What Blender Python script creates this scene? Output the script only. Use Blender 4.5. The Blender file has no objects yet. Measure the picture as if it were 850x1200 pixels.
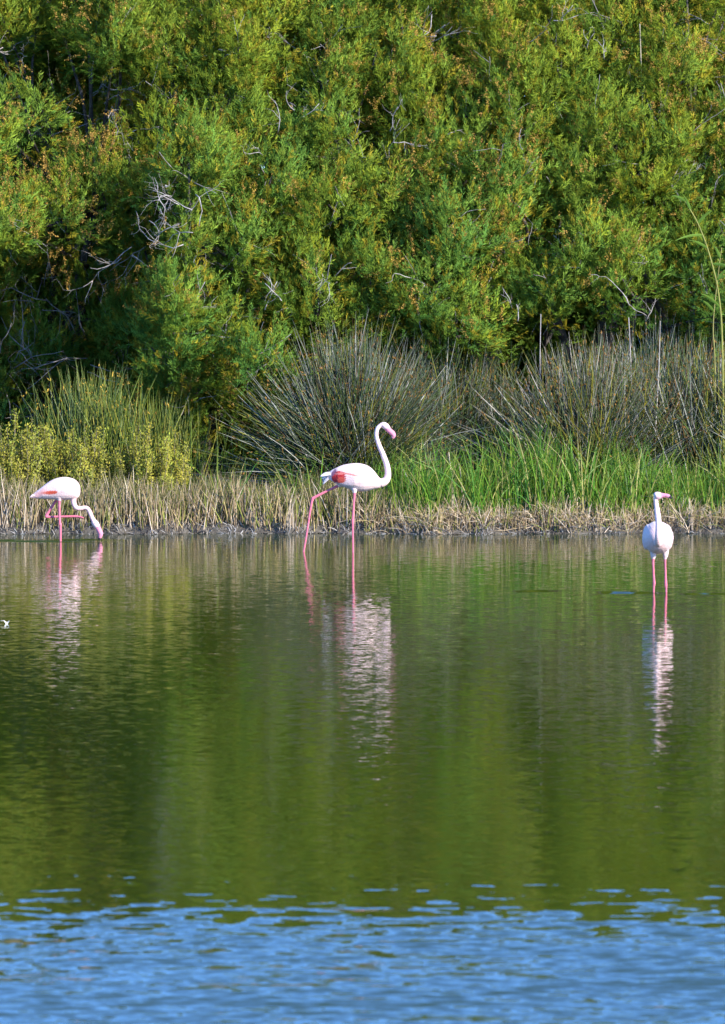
import bpy, math, random
import numpy as np
from mathutils import Vector

rng = np.random.default_rng(7)
random.seed(7)
scene = bpy.context.scene
COL = scene.collection

# ------------------------------------------------------------------ camera, sky, sun, exposure
F_PX, CAM_H, HOR = 6600.0, 3.0, 315.0          # focal length in photo pixels, eye height, horizon row (850 x 1200 photo)
cam_d = bpy.data.cameras.new('camera')
cam = bpy.data.objects.new('camera', cam_d)
COL.objects.link(cam)
cam_d.sensor_fit = 'VERTICAL'
cam_d.sensor_height = 36.0
cam_d.lens = F_PX / 1200.0 * 36.0
cam_d.clip_start = 0.5
cam_d.clip_end = 3000.0
cam.location = (0, 0, CAM_H)
cam.rotation_euler = (math.pi / 2 - math.atan((600 - HOR) / F_PX), 0, 0)
cam_d.dof.use_dof = True
cam_d.dof.focus_distance = 59.5
cam_d.dof.aperture_fstop = 7.0
scene.camera = cam

SUN_AZ, SUN_EL = math.radians(50), math.radians(27)   # sun behind the camera's shoulder, to the right
to_sun = Vector((math.sin(SUN_AZ) * math.cos(SUN_EL), -math.cos(SUN_AZ) * math.cos(SUN_EL), math.sin(SUN_EL)))
world = bpy.data.worlds.new('World')
scene.world = world
world.use_nodes = True
wn = world.node_tree.nodes
wn.clear()
sky = wn.new('ShaderNodeTexSky')
sky.sky_type = 'NISHITA'
sky.sun_disc = False
sky.sun_elevation = SUN_EL
sky.sun_rotation = math.atan2(to_sun.x, to_sun.y)
sky.air_density = 0.75
sky.dust_density = 0.0
sky.ozone_density = 10.0
bg = wn.new('ShaderNodeBackground')
bg.inputs['Strength'].default_value = 0.15
wo = wn.new('ShaderNodeOutputWorld')
world.node_tree.links.new(sky.outputs[0], bg.inputs[0])
world.node_tree.links.new(bg.outputs[0], wo.inputs[0])

sun_d = bpy.data.lights.new('sun', 'SUN')
sun_d.energy = 3.2
sun_d.angle = math.radians(0.5)
sun_d.color = (1.0, 0.92, 0.79)
sun = bpy.data.objects.new('sun', sun_d)
COL.objects.link(sun)
sun.location = to_sun * 60
sun.rotation_euler = to_sun.to_track_quat('Z', 'Y').to_euler()

scene.view_settings.view_transform = 'Standard'
scene.view_settings.look = 'None'
scene.view_settings.gamma = 1.0
scene.view_settings.exposure = 1.65
scene.render.engine = 'CYCLES'
scene.cycles.max_bounces = 6
scene.cycles.diffuse_bounces = 3
scene.cycles.glossy_bounces = 3
scene.cycles.transmission_bounces = 4
scene.cycles.use_denoising = True
scene.cycles.denoiser = 'OPENIMAGEDENOISE'
scene.cycles.denoising_input_passes = 'RGB_ALBEDO_NORMAL'


# ------------------------------------------------------------------ helpers
def at(px, py, D):
    """photo pixel + distance -> world point (camera looks along +Y)"""
    a = math.atan((600 - HOR) / F_PX)
    u, v = (px - 425) / F_PX, (600 - py) / F_PX
    dy, dz = math.cos(a) + v * math.sin(a), -math.sin(a) + v * math.cos(a)
    return np.array([u / dy * D, D, CAM_H + dz / dy * D])


def tag(o, label=None, cat=None, group=None, kind=None):
    if label: o['label'] = label
    if cat: o['category'] = cat
    if group: o['group'] = group
    if kind: o['kind'] = kind
    return o


def empty(name, loc):
    o = bpy.data.objects.new(name, None)
    o.empty_display_size = 0.1
    COL.objects.link(o)
    o.location = loc
    return o


class Acc:
    """collects vertices, faces (tris / quads) and vertex colours, then links ONE mesh object"""
    def __init__(s):
        s.v, s.q, s.t, s.c, s.m, s.n = [], [], [], [], [], 0

    def add(s, v, quads=None, tris=None, col=None, nrm=None):
        v = np.asarray(v, dtype=np.float64).reshape(-1, 3)
        if quads is not None and len(quads): s.q.append(np.asarray(quads).reshape(-1, 4) + s.n)
        if tris is not None and len(tris): s.t.append(np.asarray(tris).reshape(-1, 3) + s.n)
        if col is None: col = (1, 1, 1)
        c = np.asarray(col, dtype=np.float64)
        if c.ndim == 1: c = np.tile(c, (len(v), 1))
        if nrm is not None: s.m.append(nrm)
        s.v.append(v); s.c.append(c); s.n += len(v)

    def build(s, name, mat, parent=None, smooth=True):
        v = np.concatenate(s.v) if s.v else np.zeros((0, 3))
        c = np.concatenate(s.c) if s.c else np.zeros((0, 3))
        q = np.concatenate(s.q) if s.q else np.zeros((0, 4), int)
        t = np.concatenate(s.t) if s.t else np.zeros((0, 3), int)
        if parent is not None: v = v - np.array(parent.matrix_world.translation if parent.parent else parent.location)
        me = bpy.data.meshes.new(name)
        me.vertices.add(len(v)); me.vertices.foreach_set('co', v.astype(np.float32).ravel())
        nl = q.size + t.size
        me.loops.add(nl)
        me.loops.foreach_set('vertex_index', np.concatenate([q.ravel(), t.ravel()]).astype(np.int32))
        me.polygons.add(len(q) + len(t))
        starts = np.concatenate([np.arange(len(q)) * 4, q.size + np.arange(len(t)) * 3]).astype(np.int32)
        me.polygons.foreach_set('loop_start', starts)
        if smooth: me.polygons.foreach_set('use_smooth', np.ones(len(q) + len(t), dtype=bool))
        me.update(calc_edges=True)
        at_ = me.color_attributes.new('Col', 'FLOAT_COLOR', 'POINT')
        at_.data.foreach_set('color', np.concatenate([c, np.ones((len(c), 1))], 1).astype(np.float32).ravel())
        if s.m:
            na = me.attributes.new('Nrm', 'FLOAT_VECTOR', 'POINT')
            na.data.foreach_set('vector', np.concatenate(s.m).astype(np.float32).ravel())
        o = bpy.data.objects.new(name, me)
        COL.objects.link(o)
        me.materials.append(mat)
        if parent is not None: o.parent = parent
        return o


def norm(a):
    return a / np.maximum(np.linalg.norm(a, axis=-1, keepdims=True), 1e-9)


def smooth01(x):
    x = np.clip(x, 0, 1)
    return x * x * (3 - 2 * x)


def wob(x, seed=0.0):
    """cheap smooth 1D noise, about -1..1"""
    return (np.sin(x * 1.7 + seed) + 0.6 * np.sin(x * 4.1 + seed * 2.3 + 1) + 0.4 * np.sin(x * 9.3 + seed * 1.1 + 2) + 0.25 * np.sin(x * 21.7 + seed * 3)) / 2.25


def strands(acc, P, W, C, sides=3):
    """P (N,K,3) centre lines, W (N,K) radii, C (N,3) or (N,K,3) colours -> prisms (sides=3) or flat blades (sides=2)"""
    N, K, _ = P.shape
    T = norm(P[:, -1] - P[:, 0])
    r = norm(rng.normal(size=(N, 3)))
    a = norm(np.cross(T, r)); b = np.cross(T, a)
    ang = np.arange(sides) * 2 * math.pi / sides
    ring = np.cos(ang)[None, :, None] * a[:, None] + np.sin(ang)[None, :, None] * b[:, None]       # N,S,3
    V = P[:, :, None, :] + W[:, :, None, None] * ring[:, None]                                    # N,K,S,3
    if C.ndim == 2: C = np.repeat(C[:, None], K, 1)
    CC = np.repeat(C[:, :, None], sides, 2)
    idx = np.arange(N * K * sides).reshape(N, K, sides)
    q = []
    for s_ in range(sides if sides > 2 else 1):
        s2 = (s_ + 1) % sides
        q.append(np.stack([idx[:, :-1, s_], idx[:, :-1, s2], idx[:, 1:, s2], idx[:, 1:, s_]], -1).reshape(-1, 4))
    acc.add(V.reshape(-1, 3), quads=np.concatenate(q), col=CC.reshape(-1, 3))


def tube(acc, pts, rad, n=6, col=(1, 1, 1), cap=True):
    pts = np.asarray(pts, float); rad = np.asarray(rad, float) * np.ones(len(pts))
    T = np.gradient(pts, axis=0); T = norm(T)
    ref = np.array([0.31, 0.17, 0.93]); ref = ref if abs(np.dot(ref, T.mean(0))) < 0.9 * np.linalg.norm(T.mean(0)) + 1e-9 else np.array([1.0, 0.1, 0.0])
    a = norm(np.cross(T, ref)); b = np.cross(T, a)
    ang = np.arange(n) * 2 * math.pi / n
    V = pts[:, None] + rad[:, None, None] * (np.cos(ang)[None, :, None] * a[:, None] + np.sin(ang)[None, :, None] * b[:, None])
    K = len(pts); idx = np.arange(K * n).reshape(K, n)
    q = np.stack([idx[:-1], np.roll(idx, -1, 1)[:-1], np.roll(idx, -1, 1)[1:], idx[1:]], -1).reshape(-1, 4)
    v = V.reshape(-1, 3); t = []
    if cap:
        v = np.concatenate([v, pts[:1], pts[-1:]])
        i0, i1 = K * n, K * n + 1
        for k in range(n):
            t.append((i0, idx[0, (k + 1) % n], idx[0, k])); t.append((i1, idx[-1, k], idx[-1, (k + 1) % n]))
    acc.add(v, quads=q, tris=t, col=col)


def curve(pts, n):
    """Catmull-Rom resample of a polyline (any number of columns)"""
    p = np.asarray(pts, float)
    p = np.concatenate([2 * p[:1] - p[1:2], p, 2 * p[-1:] - p[-2:-1]])
    m = len(p) - 3
    out = []
    for u in np.linspace(0, m - 1e-6, n):
        i = int(u); f = u - i
        a, b, c, d = p[i], p[i + 1], p[i + 2], p[i + 3]
        out.append(0.5 * (2 * b + (c - a) * f + (2 * a - 5 * b + 4 * c - d) * f * f + (3 * b - a - 3 * c + d) * f ** 3))
    return np.array(out)


# ------------------------------------------------------------------ materials
def new_mat(name):
    m = bpy.data.materials.new(name)
    m.use_nodes = True
    nt = m.node_tree
    nt.nodes.clear()
    out = nt.nodes.new('ShaderNodeOutputMaterial')
    return m, nt, nt.nodes, nt.links, out


def plant_mat(name, transl=0.35, rough=0.55, spec=0.25, var=0.35, tint=(1, 1, 1), soft=0.0):
    m, nt, N, L, out = new_mat(name)
    at_ = N.new('ShaderNodeAttribute'); at_.attribute_name = 'Col'
    geo = N.new('ShaderNodeNewGeometry')
    nz = N.new('ShaderNodeTexNoise'); nz.inputs['Scale'].default_value = 9.0; nz.inputs['Detail'].default_value = 3
    L.new(geo.outputs['Position'], nz.inputs['Vector'])
    mr = N.new('ShaderNodeMapRange')
    mr.inputs['From Min'].default_value = 0.3; mr.inputs['From Max'].default_value = 0.7
    mr.inputs['To Min'].default_value = 1 - var; mr.inputs['To Max'].default_value = 1 + var
    L.new(nz.outputs['Fac'], mr.inputs['Value'])
    mx = N.new('ShaderNodeVectorMath'); mx.operation = 'SCALE'
    L.new(at_.outputs['Color'], mx.inputs[0]); L.new(mr.outputs[0], mx.inputs['Scale'])
    pb = N.new('ShaderNodeBsdfPrincipled')
    pb.inputs['Roughness'].default_value = rough
    pb.inputs['Specular IOR Level'].default_value = spec
    L.new(mx.outputs[0], pb.inputs['Base Color'])
    if soft > 0:      # foliage too fine for single faces: shade partly with the clump's own rounding
        na = N.new('ShaderNodeAttribute'); na.attribute_name = 'Nrm'
        mn = N.new('ShaderNodeMix'); mn.data_type = 'VECTOR'; mn.inputs[0].default_value = soft
        L.new(geo.outputs['Normal'], mn.inputs[4]); L.new(na.outputs['Vector'], mn.inputs[5])
        nn = N.new('ShaderNodeVectorMath'); nn.operation = 'NORMALIZE'; L.new(mn.outputs[1], nn.inputs[0])
        L.new(nn.outputs[0], pb.inputs['Normal'])
    if transl > 0:
        tr = N.new('ShaderNodeBsdfTranslucent')
        t2 = N.new('ShaderNodeVectorMath'); t2.operation = 'MULTIPLY'; t2.inputs[1].default_value = tint
        L.new(mx.outputs[0], t2.inputs[0]); L.new(t2.outputs[0], tr.inputs['Color'])
        ms = N.new('ShaderNodeMixShader'); ms.inputs[0].default_value = transl
        L.new(pb.outputs[0], ms.inputs[1]); L.new(tr.outputs[0], ms.inputs[2]); L.new(ms.outputs[0], out.inputs[0])
    else:
        L.new(pb.outputs[0], out.inputs[0])
    return m


M_LEAF = plant_mat('tamarisk_leaf', 0.40, 0.6, 0.1, 0.2, soft=0.75)
M_SEED = plant_mat('dry_blossom', 0.25, 0.8, 0.1, 0.3)
M_RUSH = plant_mat('rush_stem', 0.0, 0.4, 0.4, 0.25)
M_GRASS = plant_mat('grass_blade', 0.45, 0.45, 0.3, 0.2)
M_BUSH = plant_mat('saltbush_leaf', 0.3, 0.5, 0.2, 0.2, soft=0.6)
M_DRY = plant_mat('dry_straw', 0.15, 0.7, 0.2, 0.3)
M_BARK = plant_mat('grey_bark', 0.0, 0.85, 0.15, 0.45)


def ground_mat():
    m, nt, N, L, out = new_mat('bank_mud')
    geo = N.new('ShaderNodeNewGeometry')
    n1 = N.new('ShaderNodeTexNoise'); n1.inputs['Scale'].default_value = 5; n1.inputs['Detail'].default_value = 8
    n2 = N.new('ShaderNodeTexNoise'); n2.inputs['Scale'].default_value = 40; n2.inputs['Detail'].default_value = 6
    L.new(geo.outputs['Position'], n1.inputs['Vector']); L.new(geo.outputs['Position'], n2.inputs['Vector'])
    cr = N.new('ShaderNodeValToRGB')
    cr.color_ramp.elements[0].position = 0.3; cr.color_ramp.elements[0].color = (0.035, 0.032, 0.028, 1)
    cr.color_ramp.elements[1].position = 0.72; cr.color_ramp.elements[1].color = (0.16, 0.14, 0.11, 1)
    ad = N.new('ShaderNodeMath'); ad.operation = 'MULTIPLY_ADD'; ad.inputs[1].default_value = 0.5
    L.new(n2.outputs['Fac'], ad.inputs[0])
    ha = N.new('ShaderNodeMath'); ha.operation = 'MULTIPLY'; ha.inputs[1].default_value = 0.5
    L.new(n1.outputs['Fac'], ha.inputs[0]); L.new(ha.outputs[0], ad.inputs[2]); L.new(ad.outputs[0], cr.inputs[0])
    pb = N.new('ShaderNodeBsdfPrincipled'); pb.inputs['Roughness'].default_value = 0.7; pb.inputs['Specular IOR Level'].default_value = 0.3
    L.new(cr.outputs[0], pb.inputs['Base Color'])
    bp = N.new('ShaderNodeBump'); bp.inputs['Strength'].default_value = 0.8; bp.inputs['Distance'].default_value = 0.03
    L.new(n2.outputs['Fac'], bp.inputs['Height']); L.new(bp.outputs[0], pb.inputs['Normal'])
    L.new(pb.outputs[0], out.inputs[0])
    return m


def water_mat():
    m, nt, N, L, out = new_mat('lagoon_water')
    geo = N.new('ShaderNodeNewGeometry')
    sep = N.new('ShaderNodeSeparateXYZ'); L.new(geo.outputs['Position'], sep.inputs[0])

    def math_(op, a, b=None, c=None):
        n = N.new('ShaderNodeMath'); n.operation = op
        for i, x in enumerate((a, b, c)):
            if x is None: continue
            if isinstance(x, (int, float)): n.inputs[i].default_value = x
            else: L.new(x, n.inputs[i])
        return n.outputs[0]

    def noise(scale, sx, sy, detail=2.0):
        mp = N.new('ShaderNodeMapping'); mp.inputs['Scale'].default_value = (sx, sy, 1)
        L.new(geo.outputs['Position'], mp.inputs[0])
        n = N.new('ShaderNodeTexNoise'); n.inputs['Scale'].default_value = scale; n.inputs['Detail'].default_value = detail
        L.new(mp.outputs[0], n.inputs['Vector'])
        return n

    def step_(v, lo, hi):
        mr = N.new('ShaderNodeMapRange'); mr.interpolation_type = 'SMOOTHSTEP'
        mr.inputs['From Min'].default_value = lo; mr.inputs['From Max'].default_value = hi
        L.new(v, mr.inputs['Value'])
        return mr.outputs[0]

    fine, mid, big, patch = noise(18.0, 0.40, 1.0, 2.5), noise(3.6, 0.42, 1.0, 2.0), noise(0.5, 0.5, 1, 2), noise(5.0, 0.8, 1.0, 3.0)
    tiny = noise(24.0, 0.5, 1.0, 1.0)
    # a breath of wind ruffles the near water: ripple height grows there
    yw = math_('MULTIPLY_ADD', math_('SUBTRACT', patch.outputs['Fac'], 0.5), 8.0, sep.outputs['Y'])
    near = math_('SUBTRACT', 1.0, step_(yw, 25.3, 26.3))
    # wake spreading from the feeding bird and a small one by the standing bird
    def wake(x0, x1, yc, hw, amp, broken=False):
        nx = noise(1.2, 1.0, 1.0, 2.0)
        yy = math_('ABSOLUTE', math_('SUBTRACT', math_('MULTIPLY_ADD', math_('SUBTRACT', nx.outputs['Fac'], 0.5), 0.5, sep.outputs['Y']), yc))
        fy = math_('SUBTRACT', 1.0, step_(yy, hw * 0.6, hw))
        fx = math_('MULTIPLY', step_(sep.outputs['X'], x0 - 0.15, x0 + 0.15), math_('SUBTRACT', 1.0, step_(sep.outputs['X'], x1 - 0.35, x1 + 0.35)))
        if not broken: return math_('MULTIPLY', math_('MULTIPLY', fx, fy), amp)
        br = step_(noise(3.0, 0.5, 2.5, 2.0).outputs['Fac'], 0.42, 0.58)
        return math_('MULTIPLY', math_('MULTIPLY', math_('MULTIPLY', fx, fy), amp), br)
    w = math_('ADD', wake(-9.0, -2.9, 62.1, 0.45, 0.9, True), math_('ADD', wake(2.28, 2.52, 52.1, 0.25, 0.6), wake(3.05, 3.2, 51.9, 0.22, 0.55)))
    w = math_('ADD', w, wake(1.5, 1.62, 52.4, 0.2, 0.45))
    amp = math_('MULTIPLY_ADD', near, NEAR_AMP, math_('MULTIPLY_ADD', w, WAKE_AMP, CALM_MID))
    sx_sy = []
    for ch in (0, 1):
        outs = []
        for n, k in ((fine, 0.75), (mid, 0.42), (big, 0.14)):
            sc = N.new('ShaderNodeSeparateColor'); L.new(n.outputs['Color'], sc.inputs[0])
            outs.append(math_('MULTIPLY', math_('SUBTRACT', sc.outputs[ch], 0.5), k))
        s = math_('ADD', math_('ADD', outs[0], outs[1]), outs[2])
        sc = N.new('ShaderNodeSeparateColor'); L.new(tiny.outputs['Color'], sc.inputs[0])
        s = math_('MULTIPLY_ADD', math_('SUBTRACT', sc.outputs[ch], 0.5), CALM_AMP, math_('MULTIPLY', s, amp))
        sx_sy.append(math_('MULTIPLY', s, (0.6, 1.0)[ch]))
    # ruffled water shows the viewer the near faces of its wavelets: tilt towards -Y where it is rough
    lean = math_('MULTIPLY_ADD', near, -NEAR_LEAN, math_('MULTIPLY', w, -WAKE_LEAN))
    cb = N.new('ShaderNodeCombineXYZ')
    L.new(sx_sy[0], cb.inputs[0]); L.new(math_('ADD', sx_sy[1], lean), cb.inputs[1]); cb.inputs[2].default_value = 1.0
    nm = N.new('ShaderNodeVectorMath'); nm.operation = 'NORMALIZE'; L.new(cb.outputs[0], nm.inputs[0])
    pb = N.new('ShaderNodeBsdfPrincipled')
    pb.inputs['Base Color'].default_value = (0.024, 0.042, 0.004, 1)
    pb.inputs['Roughness'].default_value = 0.02
    pb.inputs['IOR'].default_value = 1.333
    L.new(nm.outputs[0], pb.inputs['Normal'])
    L.new(pb.outputs[0], out.inputs[0])
    return m


CALM_AMP, CALM_MID, NEAR_AMP, NEAR_LEAN, WAKE_AMP, WAKE_LEAN = 0.092, 0.035, 0.72, 0.066, 0.25, 0.5
M_GROUND, M_WATER = ground_mat(), water_mat()


def feather_mat(name):
    m, nt, N, L, out = new_mat(name)
    at_ = N.new('ShaderNodeAttribute'); at_.attribute_name = 'Col'
    tc = N.new('ShaderNodeTexCoord')
    nz = N.new('ShaderNodeTexNoise'); nz.inputs['Scale'].default_value = 60; nz.inputs['Detail'].default_value = 4
    L.new(tc.outputs['Object'], nz.inputs['Vector'])
    mr = N.new('ShaderNodeMapRange'); mr.inputs['From Min'].default_value = 0.3; mr.inputs['From Max'].default_value = 0.7
    mr.inputs['To Min'].default_value = 0.9; mr.inputs['To Max'].default_value = 1.05
    L.new(nz.outputs['Fac'], mr.inputs['Value'])
    mx = N.new('ShaderNodeVectorMath'); mx.operation = 'SCALE'
    L.new(at_.outputs['Color'], mx.inputs[0]); L.new(mr.outputs[0], mx.inputs['Scale'])
    pb = N.new('ShaderNodeBsdfPrincipled')
    pb.inputs['Roughness'].default_value = 0.65; pb.inputs['Specular IOR Level'].default_value = 0.2
    pb.inputs['Sheen Weight'].default_value = 0.15
    L.new(mx.outputs[0], pb.inputs['Base Color'])
    bp = N.new('ShaderNodeBump'); bp.inputs['Strength'].default_value = 0.35; bp.inputs['Distance'].default_value = 0.01
    L.new(nz.outputs['Fac'], bp.inputs['Height']); L.new(bp.outputs[0], pb.inputs['Normal'])
    L.new(pb.outputs[0], out.inputs[0])
    return m


def plain_mat(name, col, rough=0.5):
    m, nt, N, L, out = new_mat(name)
    pb = N.new('ShaderNodeBsdfPrincipled')
    nz = N.new('ShaderNodeTexNoise'); nz.inputs['Scale'].default_value = 30
    mr = N.new('ShaderNodeMixRGB'); mr.blend_type = 'MULTIPLY'; mr.inputs[0].default_value = 0.25; mr.inputs[1].default_value = (*col, 1)
    L.new(nz.outputs['Color'], mr.inputs[2]); L.new(mr.outputs[0], pb.inputs['Base Color'])
    pb.inputs['Roughness'].default_value = rough
    L.new(pb.outputs[0], out.inputs[0])
    return m


M_FEATHER = feather_mat('flamingo_plumage')
M_EYE = plain_mat('eye', (0.02, 0.015, 0.01), 0.15)


# ------------------------------------------------------------------ ground and water
def shore(x):
    return 63.75 + 0.22 * wob(x * 0.9, 3.0) + 0.05 * wob(x * 7, 1.0)


def ground_z(x, y):
    t = y - shore(x)
    z = np.interp(t, [-200, -56, -52, -3, -0.6, 0, 0.10, 0.35, 3.0, 10, 40, 400], [1.5, 1.4, -0.34, -0.34, -0.22, -0.02, 0.07, 0.13, 0.32, 0.9, 1.6, 4.0])
    bump = (np.sin(x * 5.1 + y * 3.3) * np.sin(x * 2.7 - y * 6.1) + 0.6 * np.sin(x * 13 + y * 9) * np.sin(y * 17 - x * 5) + 0.4 * np.sin(x * 31 + 1.3) * np.sin(y * 37 + x * 3))
    return z + np.where(t > -0.05, 0.016, 0.006) * bump


xs = np.unique(np.concatenate([np.linspace(-400, -12, 20), np.linspace(-12, -7, 26), np.arange(-7, 7.001, 0.09), np.linspace(7, 12, 26), np.linspace(12, 400, 20)]))
ys = np.unique(np.concatenate([np.linspace(-60, 5, 12), np.linspace(5, 63, 50), np.arange(63, 65.5, 0.035), np.linspace(65.5, 76, 50), np.linspace(76, 460, 30)]))
X, Y = np.meshgrid(xs, ys)
Z = ground_z(X, Y)
a = Acc(); nx_, ny_ = len(xs), len(ys)
idx = np.arange(nx_ * ny_).reshape(ny_, nx_)
a.add(np.stack([X, Y, Z], -1), quads=np.stack([idx[:-1, :-1], idx[:-1, 1:], idx[1:, 1:], idx[1:, :-1]], -1))
ground = a.build('ground', M_GROUND)
tag(ground, 'dark muddy bank rising from the water under the plants', 'bank', kind='structure')

a = Acc()
wx, wy = np.linspace(-400, 400, 41), np.linspace(7, 64.6, 30)
X, Y = np.meshgrid(wx, wy); idx = np.arange(X.size).reshape(X.shape)
a.add(np.stack([X, Y, X * 0], -1), quads=np.stack([idx[:-1, :-1], idx[:-1, 1:], idx[1:, 1:], idx[1:, :-1]], -1))
tag(a.build('water', M_WATER), 'calm green lagoon water, rippled blue in front', 'water', kind='structure')


# ------------------------------------------------------------------ tamarisk thicket
def make_sprays(n, wide, longer):
    out = []
    for k in range(12):
        r = np.random.default_rng(100 + k)
        V, T, G = [], [], []
        bend = r.normal(0, 0.10, 2)
        axis = lambda t: np.array([bend[0] * t * t, bend[1] * t * t, t])
        for i in range(n):
            t = 0.12 + 0.86 * (i + r.random()) / n
            p = axis(t)
            az = r.random() * 2 * math.pi
            spread = math.radians(r.uniform(18, 50))
            d = np.array([math.sin(spread) * math.cos(az), math.sin(spread) * math.sin(az), math.cos(spread)])
            ln = r.uniform(0.22, 0.46) * (1.1 - 0.6 * t) * longer
            sd = norm(np.cross(d, r.normal(size=3)))
            w = wide * r.uniform(0.7, 1.2)
            b = len(V)
            f = r.uniform(0.25, 0.6)
            V += [p, p + d * ln * f + sd * w * 2, p + d * ln + np.array([0, 0, 0.04 * ln])]
            G += [0.0, 0.6, 1.0]
            T += [(b, b + 1, b + 2)]
        out.append((np.array(V), np.array(T), np.array(G)))
    return out


SPRAYS_FRONT, SPRAYS_BACK = make_sprays(22, 0.026, 1.12), make_sprays(14, 0.085, 1.5)


def add_sprays(acc, P, D, S, C, NN, SPRAYS, tipmix=0.3):
    """P base, D direction, S length, C colour"""
    which = rng.integers(0, len(SPRAYS), len(P))
    for k, (V, T, G) in enumerate(SPRAYS):
        m = which == k
        if not m.any(): continue
        p, d, s, c = P[m], norm(D[m]), S[m], C[m]
        n = len(p)
        r = norm(rng.normal(size=(n, 3)))
        u = norm(np.cross(d, r)); w = np.cross(d, u)
        R = np.stack([u, w, d], -1)                      # columns
        vv = np.einsum('nij,vj->nvi', R, V) * s[:, None, None] + p[:, None]
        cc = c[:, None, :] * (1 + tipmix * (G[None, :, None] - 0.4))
        tt = (T[None] + (np.arange(n) * len(V))[:, None, None]).reshape(-1, 3)
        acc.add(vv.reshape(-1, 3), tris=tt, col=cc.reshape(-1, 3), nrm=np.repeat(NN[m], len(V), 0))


LEAF_A = np.array([0.300, 0.350, 0.024])   # yellow green
LEAF_B = np.array([0.125, 0.270, 0.045])   # deep green
LEAF_C = np.array([0.340, 0.290, 0.025])   # olive tips
SEED = np.array([0.50, 0.30, 0.07])

FRONT = [  # trunk pixel column, label
    (-140, 'green tamarisk bush overhanging the dark hollow, beyond the yellowish saltbush'),
    (60, 'tamarisk with rusty blossom crown arching over the dark hollow behind the green rush'),
    (235, 'dark green tamarisk whose low boughs hang between green rush and great rush tussock'),
    (400, 'feathery tamarisk rising behind the great grey rush tussock'),
    (550, 'green tamarisk with bare grey twigs behind the gap of the two great tussocks'),
    (690, 'broad green tamarisk behind the wide grey brown rush tussock'),
    (825, 'tamarisk with many rusty blossoms beside the tall green reed cane'),
    (1010, 'green tamarisk beyond the tall green reed cane at the thicket end'),
]
trees = []
for px, lab in FRONT:
    p = at(px, 500, (71.0 if px < 100 else 68.6) + 0.5 * wob(px * 0.013, 5)); p[2] = ground_z(p[0], p[1]) - 0.05
    t = tag(empty('tamarisk_tree', p), lab, 'tree', 'tamarisks along the front of the thicket')
    trees.append(dict(o=t, base=p, px=px, lobes=[], leaf=Acc(), seed=Acc(), dead=Acc(), limb=Acc(), sp=[]))
for px in (-220, 0, 190, 395, 590, 790, 1080):
    p = at(px + rng.uniform(-30, 30), 500, 73.0 + rng.uniform(-0.6, 0.6)); p[2] = ground_z(p[0], p[1]) - 0.05
    t = tag(empty('tamarisk_tree', p), 'tall tamarisk in the second row, seen over the front tamarisks', 'tree', 'tamarisks in the second row')
    trees.append(dict(o=t, base=p, px=px, lobes=[], leaf=Acc(), seed=Acc(), dead=Acc(), limb=Acc(), sp=[], back=True))

# crown lobes: (pixel x, pixel y, distance offset, radius) measured on the photograph's masses
HOLES = [  # dark recesses: x, y, rx, ry
    (155, 265, 42, 75), (25, 218, 48, 24), (118, 335, 60, 60),
    (45, 388, 118, 112), (60, 470, 105, 55), (120, 112, 110, 56), (20, 88, 70, 56), (150, 260, 26, 50), (445, 140, 34, 46),
    (500, 8, 45, 16), (607, 185, 34, 26), (345, 95, 24, 28), (228, 48, 36, 28), (640, 150, 25, 12), (840, 70, 25, 22), (100, 300, 40, 25), (305, 330, 15, 20),
    (420, 290, 34, 28), (745, 355, 28, 22), (700, 30, 14, 10), (535, 265, 14, 16),
]


def in_hole(px, py, grow=1.0):
    for hx, hy, rx, ry in HOLES:
        if ((px - hx) / (rx * grow)) ** 2 + ((py - hy) / (ry * grow)) ** 2 < 1: return True
    return False


lobes = []
ygrid = list(range(-70, 470, 46))
for j, gy in enumerate(ygrid):
    for gx in range(-200, 1070, 52):
        px = gx + (26 if j % 2 else 0) + rng.uniform(-17, 17)
        py = gy + rng.uniform(-15, 15)
        low = 385 + (60 if 150 < px < 330 else 0) + (70 if px < 150 else 0)
        if py > low: continue
        hole = in_hole(px, py, 1.0)
        rise = max(0.0, (400 - py) / 100.0)
        D = 67.0 + 0.62 * rise + 0.55 * wob(px * 0.021, 1.0 + gy * 0.011) + rng.uniform(-0.28, 0.28)
        if px < 130 and py < 160: D += 0.6
        if 145 < px < 330 and py > 170: D -= 0.55
        if hole: D += 3.1 if px < 215 else 2.0
        if px < 110 and 160 < py < 300: D -= 0.25
        lobes.append((px, py, D, rng.uniform(0.42, 0.64), False))
        if hole and px < 150: lobes[-1] = (px, py, D + 0.3, 0.55, False)
# back layer that closes the gaps (and the dark hollows)
for gy in range(-110, 590, 70):
    for gx in range(-260, 1130, 70):
        px, py = gx + rng.uniform(-30, 30), gy + rng.uniform(-25, 25)
        deep = 2.0 if (px < 215 and in_hole(px, py)) else 0.0
        lobes.append((px, py, deep + 71.6 + 0.3 * max(0, (400 - py) / 100) + rng.uniform(-0.5, 0.8), rng.uniform(0.6, 0.85), True))

for px, py in ((215, 455), (255, 440), (300, 430), (235, 500), (280, 490), (325, 470), (205, 530), (262, 530), (310, 525), (130, 520), (60, 530), (170, 490), (10, 520)):
    lobes.append((px, py, 68.3 + rng.uniform(-0.3, 0.5), 0.5, False))
for px, py, D, r, back in lobes:
    c = at(px, py, D)
    if c[2] > 6.75: continue
    if back: cand = [t for t in trees if t.get('back')]
    else: cand = [t for t in trees if not t.get('back')]
    t = min(cand, key=lambda q: abs(q['px'] - px + rng.uniform(-35, 35)))
    t['lobes'].append((c, r, px, py))


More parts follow.
